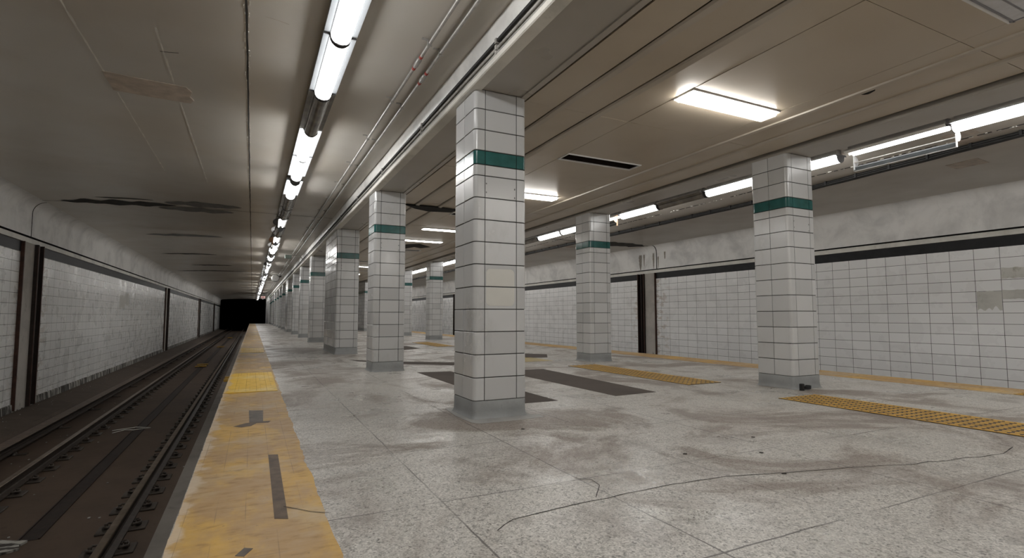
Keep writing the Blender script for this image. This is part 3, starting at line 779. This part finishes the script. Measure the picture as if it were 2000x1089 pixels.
# small black gadgets at the foot of the first right pillar
r = empty('black_box', (5.955, 4.175, 0), 'small upright black plastic box at the foot of the nearest right-row pillar', 'box')
mb = MB(); mb.bbox(-.026, .026, -.02, .02, .012, .082, .006); mb.build('case', M['black_plastic'], r)
mb = MB()
for x in (-.018, .018): mb.bbox(x - .009, x + .009, -.018, .018, 0, .014, .003)
mb.build('foot', M['black_plastic'], r)
mb = MB(); pts = [(6.05 + .045 * math.cos(t * .7) * (1 + .02 * t / 6), 4.17 + .03 * math.sin(t * .7), .012 + .0014 * t) for t in range(30)]
mb.tube(pts, .007, 6); tag(mb.build('coiled_cable', M['cable']), 'coiled black cable beside the small box at the right pillar', 'cable')
for (x, y) in ((5.78, 4.46), (2.55, 2.62), (3.35, 2.75), (2.74, 2.05), (3.02, 2.42), (1.95, 3.75)):
    mb = MB(); mb.poly([(x + .012 * math.cos(a) * (1 + .4 * math.sin(2 * a + x)), y + .011 * math.sin(a), ) for a in [i * math.pi / 4 for i in range(8)]], 0, .004); mb.build('gum_spot', M['crack'], fl)

# ------------------------------------------------------------------ track
def rail_profile():
    h = [(.07, 0), (.07, .012), (.018, .03), (.009, .045), (.009, .105), (.034, .118), (.035, .142)]
    t = [(.030, .149), (0, .1505)]
    right = h + t
    return right + [(-x, z) for x, z in right[-2::-1]]
def running_rail(X, lb):
    r = empty('running_rail', (X, 40, -1.25), lb, 'rail', 'running rails of the left track')
    pr = rail_profile(); mb = MB()
    mb.prof(pr, Y0 - 40, YE - 40 + 10, 0, True, n=3); mb.build('rail_body', M['rail'], r)
    mb = MB(); mb.prof([(-.035, .1424), (-.030, .1496), (0, .1512), (.030, .1496), (.035, .1424)], Y0 - 40, YE - 40 + 10, 0, n=3); o = mb.build('rail_head', M['railtop'], r); o['label'] = 'worn shiny rail head'
running_rail(-1.12, 'running rail nearest the platform edge')
running_rail(-2.62, 'running rail farther from the platform, between third rail and drain')
def make_plate():
    r = empty('rail_plate', (0, 0, -1.27), 'x', 'rail plate')
    mb = MB(); mb.bbox(-.21, .21, -.115, .115, 0, .02, .006); mb.build('base_plate', M['plate'], r)
    for sx in (-1, 1):
        mb = MB(); pts = [(sx * .09, -.05, .04), (sx * .098, -.07, .055), (sx * .13, -.065, .06), (sx * .15, -.03, .045), (sx * .15, .03, .045), (sx * .13, .065, .06), (sx * .098, .07, .055), (sx * .09, .05, .04)]
        mb.tube(pts, .012, 6); mb.build('clip', M['plate'], r)
        mb = MB(); mb.tube([(sx * .135, 0, .02), (sx * .135, 0, .075)], .017, 6); mb.tube([(sx * .135, 0, .03), (sx * .135, 0, .045)], .032, 6); mb.build('bolt', M['plate'], r)
    return r
proto = make_plate(); used = False
mbf = MB(); mbf.box(-.21, .21, -.10, .10, 0, .02)
for sx in (-1, 1): mbf.box(sx * .075 if sx > 0 else -.16, .16 if sx > 0 else -.075, -.06, .06, .02, .06)
far = mbf.build('rail_plate', M['plate']); fused = False
for X, nm in ((-1.12, 'nearest the platform'), (-2.62, 'farther from the platform')):
    y = 4.9
    while y < 62:
        if y < 24:
            o = proto if not used else copy_tree(proto); used = True
        else:
            o = far if not fused else copy_tree(far); fused = True
        o.location = (X, y, -1.27)
        tag(o, 'dark rusty fastening plate with clips under the rail %s' % nm, 'rail plate', 'fastening plates under the rail %s' % nm)
        y += .6
r = empty('third_rail', (-3.27, 40, -1.27), 'dark power rail under its cover board beside the left wall', 'power rail')
mb = MB(); mb.prof([(-.05, .07), (.05, .07), (.05, .085), (.014, .10), (.014, .13), (.05, .14), (.05, .155), (-.05, .155), (-.05, .14), (-.014, .13), (-.014, .10), (-.05, .085)], Y0 - 40, YE - 40 + 10, 0, True); mb.build('rail_body', M['rail'], r)
mb = MB(); mb.prof([(-.10, .212), (.07, .212), (.075, .222), (-.10, .228)], Y0 - 40, YE - 40 + 10, 0, True); o = mb.build('cover_board', M['cover'], r)
for k in range(28):
    y = 6.5 + k * 2.2 - 40; mb = MB(); mb.tube([(0, y, 0), (0, y, .03), (0, y, .045), (0, y, .07)], [.055, .055, .04, .04], 8); mb.box(-.13, .17, y - .06, y + .06, -.0, .012); mb.box(-.085, -.06, y - .02, y + .02, .01, .205); mb.build('insulator', M['plate'], r)
for (y, lb) in ((25.9, 'nearest yellow two-board marker between the rails'), (41.0, 'second yellow marker between the rails, halfway to the tunnel'), (58.0, 'farthest yellow marker between the rails, close to the tunnel')):
    r = empty('track_marker', (-1.89, y, -1.27), lb, 'track marker', 'yellow markers between the rails')
    for dy in (0, .95):
        mb = MB(); mb.bbox(-.21, .21, dy - .14, dy + .14, .03, .06, .006); mb.build('board', M['tact_dome'], r)
    mb = MB(); mb.box(-.06, .06, -.1, 1.05, -.0, .03); mb.build('bracket', M['rust_dark'], r)
r = empty('yellow_bumper', (-.36, 11.4, -.30), 'pair of orange-yellow stubs sticking out under the platform edge', 'bumper')
for dy, dz in ((0, -.02), (.45, -.02)):
    mb = MB(); mb.bbox(-.09, .32, dy - .06, dy + .06, dz - .025, dz + .025, .008); mb.build('stub', M['tact_dome'], r)
mb = MB(); mb.box(.1, .20, -.1, .55, -.97, .14); mb.build('bracket', M['rust_dark'], r)
# litter and pale scraps on the bench and between the rails
mb = MB(); rg = random.Random(5)
def zbench(x): return -1.0 + (-3.7 - x) / .3 * .045 if x > -4.0 else -.955
for i in range(130):
    y = 8 + 45 * rg.random() ** 1.6; x = rg.uniform(-4.0, -3.7); s = rg.uniform(.003, .012); a = rg.uniform(0, 6.3); z = zbench(x)
    mb.poly([(x + s * math.cos(a + t) * rg.uniform(.5, 1), y + 1.6 * s * math.sin(a + t)) for t in (0, 1.3, 2.6, 3.9, 5.2)], z, z + rg.uniform(.003, .012))
for i in range(70):
    y = 6.5 + 30 * rg.random() ** 1.4; x = rg.choice((rg.uniform(-3.1, -2.9), rg.uniform(-2.35, -1.4), rg.uniform(-.88, -.5))); s = rg.uniform(.004, .016); a = rg.uniform(0, 6.3)
    mb.poly([(x + s * math.cos(a + t), y + 1.6 * s * math.sin(a + t)) for t in (0, 1.3, 2.6, 3.9, 5.2)], -1.268, -1.262)
tag(mb.build('litter', M['scrap']), 'pale scraps of litter scattered along the left track bench', 'litter', kind='stuff')
blob_ = MB(); pts = []
for i in range(14): pts.append((-2.15 + .25 * math.cos(i * .449) * (1 + .3 * math.sin(i * 2.1)), 6.62 + .22 * math.sin(i * .449)))
blob_.poly(pts, -1.27, -1.25); tag(blob_.build('drain_cover', M['curb']), 'broken drain cover at the near end of the channel between the rails', 'drain cover')
mb = MB(); mb.tube([(-2.25, 12.1, -1.26), (-2.1, 12.3, -1.255), (-1.95, 12.2, -1.25), (-1.7, 12.35, -1.26), (-1.95, 12.5, -1.255), (-2.3, 12.35, -1.26)], .007, 5)
tag(mb.build('torn_strap', M['white_line']), 'pale torn strap lying across the track between the rails', 'strap')

# ------------------------------------------------------------------ tube lamps over the tracks
def lamp_prof(w=.13, hw=.078, dep=.105):
    pts = [(-w, 0), (-w, -.012), (-hw - .01, -.014), (-hw, -.022)]
    for i in range(1, 9):
        a = math.pi * i / 9; pts.append((-hw * math.cos(a), -.03 - (dep - .03) * math.sin(a)))
    pts += [(hw, -.022), (hw + .01, -.014), (w, -.012), (w, 0)]
    return pts
PROF = lamp_prof()
CAPP = lamp_prof(.132, .083, .111)
def make_lamp(mat, L=1.17):
    r = empty('tube_lamp', (0, 0, 0), 'x', 'lamp')
    mb = MB(); mb.box(-.13, .13, -L / 2, L / 2, .001, .018); mb.box(-.06, .06, -L / 2 + .02, L / 2 - .02, .018, .10); mb.build('housing', M['housing'], r)
    U = PROF[3:-3]; mb = MB(); mb.prof(U, -L / 2, L / 2, 0, True, smooth=True, caps=True)
    k = len(U); c_ = (k - 1) // 3; mb.m = [1 if c_ <= i < k - 1 - c_ or i >= k - 1 else 0 for i in range(len(mb.m))]      # flanks emit more than the crown, set so to brighten ceiling and walls
    mb.build('diffuser', [M[mat], M[{'lit': 'lit_bottom', 'lit_near': 'lit_near_bottom'}.get(mat, mat)]], r)
    mb = MB(); mb.prof(PROF[:4], -L / 2, L / 2); mb.prof(PROF[-4:], -L / 2, L / 2); mb.build('flange', M['smoky' if mat == 'smoky' else 'flange'], r)
    for sgn in (-1, 1):
        mb = MB(); y = sgn * (L / 2 + .004); mb.prof(CAPP, y - .004, y + .004, 0, caps=True); mb.add([(p[0], y, p[1]) for p in CAPP], [tuple(range(len(CAPP)))]); mb.build('end_cap', M['cap'], r)
    return r
def make_open_lamp(capmat, side):
    """cover swung down on its hinge, bare white tray and tube above"""
    L = 1.2; r = empty('tube_lamp', (0, 0, 0), 'x', 'lamp')
    mb = MB(); mb.box(-.13, .13, -L / 2, L / 2, .001, .018); mb.box(-.06, .06, -L / 2 + .02, L / 2 - .02, .018, .10); mb.build('housing', M['housing'], r)
    mb = MB(); mb.prof([(-.125, 0), (-.10, -.03), (-.03, -.012), (.03, -.012), (.10, -.03), (.125, 0)], -L / 2, L / 2); mb.build('tray', M['tray'], r)
    for x in (-.045, .045):
        mb = MB(); mb.tube([(x, -L / 2 + .03, -.032), (x, L / 2 - .03, -.032)], .016, 8); mb.build('tube', M['lit_bottom'], r)
    x0 = side * .13
    mb = MB(); mb.box(x0 - .004, x0 + .004, -L / 2, L / 2, -.245, -.19 if side > 0 else -.13); mb.box(x0 - side * .03 - .016, x0 - side * .03 + .016, -L / 2, L / 2, -.245, -.238); cv = mb.build('cover', M['clear_cover'], r)
    for (z, w_, mm) in ((-.187, .007, 'flange'), (-.246, .008, 'tray'), (-.125, .012, 'galv')):
        mb = MB(); mb.box(x0 - w_, x0 + w_, -L / 2, L / 2, z - .006, z + .006); mb.build('cover_rail', M[mm], cv)
    for sgn in (-1, 1):
        y = sgn * (L / 2 + .003); D = [(x0, -.01)] + [(x0 + side * .085 * math.sin(math.pi * i / 10), -.03 - .15 * (1 - math.cos(math.pi * i / 10)) / 2) for i in range(11)] + [(x0, -.25), (x0 - side * .03, -.25), (x0 - side * .03, -.01)]
        mb = MB(); mb.prof(D, y - .004, y + .004, 0, True, caps=True); mb.build('end_cap', M[capmat] if sgn < 0 else M['tray'], cv)
    return r
PROTO = {}
def lamp(kind, x, y, z, label, group, name=None):
    if kind not in PROTO:
        PROTO[kind] = make_open_lamp(*{'open_dark': ('cap', -1), 'open_orange': ('orange', -1), 'open_white': ('tray', 1)}[kind]) if kind.startswith('open') else make_lamp(kind)
        o = PROTO[kind]
    else: o = copy_tree(PROTO[kind])
    o.location = (x, y, z); tag(o, label, 'lamp', group); return o
ZLAMP = 3.20
seq = [(4.33 - 1.2 * 8.5 + 1.2 * i, 'lit_near' if i > 7 else 'lit') for i in range(9)]           # up to the one ending at 4.33
seq += [(4.95, 'lit_near'), (6.17, 'smoky'), (7.36, 'lit'), (8.57, 'lit'), (10.07, 'lit'), (11.28, 'smoky'), (12.49, 'smoky'), (14.0, 'open_dark'), (15.5, 'smoky'), (17.2, 'open_orange'), (18.6, 'lit'), (19.9, 'lit'), (21.2, 'smoky'), (22.5, 'lit'), (23.8, 'smoky'), (25.1, 'open_dark'), (26.4, 'lit')]
y = 27.7; rr = random.Random(11)
while y < 82: seq.append((y, rr.choice(['lit', 'smoky', 'lit', 'smoky', 'open_orange', 'lit', 'lit', 'open_dark']))); y += 1.3
word = {'lit': 'bright lit', 'lit_near': 'softly lit', 'smoky': 'unlit smoky', 'open_dark': 'open-cover', 'open_orange': 'open-cover orange-capped', 'open_white': 'open-cover'}
cnt = {}
for (y, k) in seq:
    if y < 2.4: lb, g = 'tube lamp over the left track, out of view behind the camera', 'lamps behind the camera'
    elif y < 27:
        cnt[k] = cnt.get(k, 0) + 1; lb, g = '%s tube lamp over the left track, %s of its kind from the camera' % (word[k], ORD[cnt[k] - 1]), 'tube lamps over the left track'
    else: lb, g = '%s tube lamp in the far half of the row over the left track' % word[k], 'far %s lamps over the left track' % word[k]
    lamp(k, .578, y, ZLAMP, lb, g)
XRL = 7.47; ZRL = 3.185
seq = [(3.17 - 1.22 * (i + .5), 'lit') for i in range(7)][::-1] + [(3.79, 'open_white'), (5.1, 'lit'), (6.35, 'lit'), (7.6, 'smoky'), (8.85, 'lit'), (10.1, 'open_orange'), (11.4, 'lit'), (12.65, 'lit'), (13.9, 'smoky')]
y = 15.15
while y < 62: seq.append((y, rr.choice(['lit', 'lit', 'smoky', 'lit']))); y += 1.25
cnt = {}
for (y, k) in seq:
    if y < 1.6: lb, g = 'tube lamp over the right track, out of view beside the camera', 'lamps behind the camera'
    elif y < 14.5:
        cnt[k] = cnt.get(k, 0) + 1; lb, g = '%s tube lamp over the right track, %s of its kind from the camera' % (word[k], ORD[cnt[k] - 1]), 'tube lamps over the right track'
    else: lb, g = '%s tube lamp in the far half of the row over the right track' % word[k], 'far %s lamps over the right track' % word[k]
    lamp(k, XRL, y, ZRL, lb, g)

# ------------------------------------------------------------------ troffers in the platform ceiling
def make_troffer(mat):
    r = empty('ceiling_light', (0, 0, ZC), 'x', 'ceiling light'); w, d = (TX1 - TX0) / 2, TW
    mb = MB()
    for (a, c, e, f_) in ((-w, w, -d, -d + .022), (-w, w, d - .022, d), (-w, -w + .022, -d + .022, d - .022), (w - .022, w, -d + .022, d - .022)): mb.bbox(a, c, e, f_, -.014, .03, .004)
    mb.build('frame', M['tray'], r)
    mb = MB(); ww, dd = w - .024, d - .024
    if mat is None:
        mb.box(-ww, ww, -dd, dd, .10, .11); mb.box(-ww, ww, -dd, -dd + .004, .0, .10); mb.box(-ww, ww, dd - .004, dd, .0, .10); mb.box(-ww, -ww + .004, -dd, dd, 0, .1); mb.box(ww - .004, ww, -dd, dd, 0, .1)
        mb.build('tray', M['rust_dark'], r)
    else:
        mb.prof([(0, 0)], 0, 0)
        q = .046 if mat == 'lit_panel' else .022
        pr = [(-dd, .005), (-dd * .9, -q * .8), (-dd * .75, -q), (dd * .75, -q), (dd * .9, -q * .8), (dd, .005)]
        vs = [(x, p[0], p[1]) for x in (-ww, ww) for p in pr]; k = len(pr)
        mb = MB(); mb.add(vs, [(i, i + 1, i + 1 + k, i + k) for i in range(k - 1)] + [tuple(range(k)), tuple(range(k, 2 * k))[::-1], (0, k - 1, 2 * k - 1, k)])
        mb.m[2] = 1; mb.build('diffuser', [M[mat], M['lit_panel_lens' if mat == 'lit_panel' else mat]], r)
        mb = MB(); mb.box(-w, w, -d, d, .03, .09); mb.build('housing', M['housing'], r)
        if mat == 'dim_panel':
            mb = MB(); mb.box(-ww, ww, d - .05, d - .036, -.026, -.012); mb.box(w - .05, w - .036, -dd, dd, -.026, -.012); mb.box(-ww, ww, -.006, .006, -.0245, -.022); mb.build('rim', M['grey_rim'], r)
    return r
tp = {}
vis = {1.53: ('dim_panel', 'dim ceiling light at the upper right corner of the photo'), 3.60: ('lit_panel', 'bright rectangular ceiling light nearest the camera'), 7.92: ('lit_panel', 'bright rectangular ceiling light just behind the nearest pillar'), 5.74: (None, 'empty dark ceiling light opening between the two bright lights'), 10.05: (None, 'second empty ceiling light opening, behind the second bright light')}
FL = {16.3: None, 20.5: None, 24.8: None}
n = 0
for y in TY:
    mat, lb = vis.get(y, ('lit_panel' if y < 1 else FL.get(y, 'lit_flat'), None)); g = 'rectangular lights in the platform ceiling'
    if y < 1: lb, g = 'rectangular ceiling light over the platform behind the camera', 'platform lights behind the camera'
    elif lb is None:
        lb = 'distant rectangular ceiling light opening over the platform, %s beyond the second empty one' % ORD[n]; n += 1
    if mat not in tp: o = tp[mat] = make_troffer(mat)
    else: o = copy_tree(tp[mat])
    o.location = ((TX0 + TX1) / 2, y, ZC); tag(o, lb, 'ceiling light', g)

# ------------------------------------------------------------------ conduits and cables
def conduit(X, z, lb, ycoup, yc):
    r = empty('conduit', (X, 0, z), lb, 'conduit', 'conduits under the left ceiling')
    mb = MB(); mb.tube([(0, Y0 + .1, 0), (0, 20, .004), (0, 60, 0), (0, YE - 1, 0)], .0155, 8); mb.build('pipe', M['galv'], r)
    mb = MB(); mb.tube([(0, ycoup - .07, 0), (0, ycoup - .06, 0), (0, ycoup + .06, 0), (0, ycoup + .07, 0)], [.018, .025, .025, .018], 8); mb.build('coupling', M['galv'], r)
    for dy in (-.12, .12):
        mb = MB(); mb.tube([(0, ycoup + dy - .018, 0), (0, ycoup + dy + .018, 0)], .0185, 8); o = mb.build('tape_ring', M['red'], r); o['label'] = 'red tape ring'
    for i in range(26):
        y = yc + i * 1.36
        mb = MB(); mb.box(-.02, .02, y - .012, y + .012, -.019, -.016); mb.box(-.02, -.0165, y - .012, y + .012, -.018, ZL - z); mb.box(-.07, -.018, y - .012, y + .012, ZL - z - .008, ZL - z); mb.build('clamp', M['galv'], r)
conduit(1.315, 3.262, 'thin steel conduit nearer the lamps under the left ceiling', 4.66, 4.28)
conduit(1.455, 3.262, 'thin steel conduit nearer the beam under the left ceiling', 4.95, 4.40)
for z, rad, m_, w_ in ((3.125, .017, 'cable', 'uppermost'), (3.070, .014, 'cable_grey', 'middle'), (3.022, .014, 'cable_grey', 'lowest')):
    mb = MB(); pts = []
    for i in range(150):
        y = Y0 + .1 + i * .6; pts.append((1.722 + .004 * mnoise.noise(Vector((z * 50, y, 0))), y, z + .006 * mnoise.noise(Vector((z * 90, y * .7, 2)))))
    mb.tube(pts, rad, 7)
    r = mb.build('wall_cable', M[m_]); tag(r, '%s of the three cables along the left beam face' % w_, 'cable', 'cables along the left beam')
    for k in range(18):
        y = 3.75 + k * 2.1; mb = MB(); mb.bbox(1.70, 1.745, y - .015, y + .015, z - .022, z + .022, .003); mb.build('clip', M['cable_grey'], r)
r = empty('cable_bundle', (8.95, 6, ZR), 'black cable bundle hanging along the ceiling over the right track', 'cable bundle')
for q in range(6):
    mb = MB(); pts = []
    for i in range(160):
        y = .5 + i * .25; xx = 8.78 + min(1, max(0, (y - 3) / 4)) * .42
        pts.append((xx - 8.95 + .036 * (q % 3) + .012 * mnoise.noise(Vector((q * 9, y * 1.3, 0))), y - 6, -.028 - .03 * (q // 3) + .010 * mnoise.noise(Vector((q * 5, y * 1.8, 4)))))
    mb.tube(pts, .020, 6); mb.build('cable', M['cable'], r)
mb = MB()
for i in range(60):
    y = .8 + i * .55; xx = 8.78 + min(1, max(0, (y - 3) / 4)) * .42; mb.box(xx - 8.95 - .03, xx - 8.95 + .04, y - 6 - .015, y - 6 + .015, -.07, 0)
mb.build('ties', M['cable'], r)['kind'] = 'stuff'
# box and round speaker on the conduits, sign at the end
r = empty('junction_box', (1.2, 21.9, 3.17), 'pale green junction box on the conduits far along the left ceiling', 'junction box')
mb = MB(); mb.bbox(-.14, .09, -.12, .12, -.06, .07, .01); mb.build('case', M['greenbox'], r)
mb = MB(); mb.tube([(.1, 0, .07), (.42, .1, .07), (.53, .2, -.1)], .015, 6); mb.build('branch_pipe', M['galv'], r)
r = empty('round_speaker', (1.12, 33.0, 3.05), 'round grey loudspeaker hanging from the conduits far down the left ceiling', 'loudspeaker')
mb = MB(); mb.tube([(0, -.16, 0), (0, -.14, 0), (0, -.02, 0), (0, .18, 0)], [.17, .22, .22, .10], 16); mb.build('body', M['galv'], r)
mb = MB(); mb.tube([(.1, .1, .05), (.32, .1, .14)], .05, 8); mb.build('bracket', M['cap'], r)
r = empty('hanging_sign', (.95, 60, 2.68), 'small pink sign hanging at the far end of the platform', 'sign')
mb = MB(); mb.bbox(-.2, .2, -.04, .04, 0, .24, .01); mb.build('panel', M['pink'], r)
mb = MB(); mb.box(-.03, .03, -.044, -.04, .06, .18); mb.box(-.12, -.06, -.044, -.04, .08, .16); mb.build('red_mark', M['red'], r)
mb = MB()
for x in (-.15, .15): mb.tube([(x, 0, .24), (x, 0, .62)], .008, 6)
mb.build('hanger', M['cap'], r)
mb = MB(); mb.bbox(-.1, .05, -.05, .05, -.12, -.002, .01); mb.build('underslung_box', M['cap'], r)

# ------------------------------------------------------------------ world and view
w = bpy.data.worlds.new('world'); sc.world = w; w.use_nodes = True
w.node_tree.nodes['Background'].inputs[0].default_value = (0, 0, 0, 1); w.node_tree.nodes['Background'].inputs[1].default_value = 0
vs_ = sc.view_settings; vs_.view_transform = 'Standard'; vs_.look = 'None'; vs_.gamma = 1; vs_.use_curve_mapping = False; vs_.exposure = 0.36
sc.cycles.use_denoising = True; sc.cycles.use_adaptive_sampling = False; sc.cycles.max_bounces = 8; sc.cycles.diffuse_bounces = 5; sc.cycles.glossy_bounces = 4
sc.cycles.caustics_reflective = False; sc.cycles.caustics_refractive = False
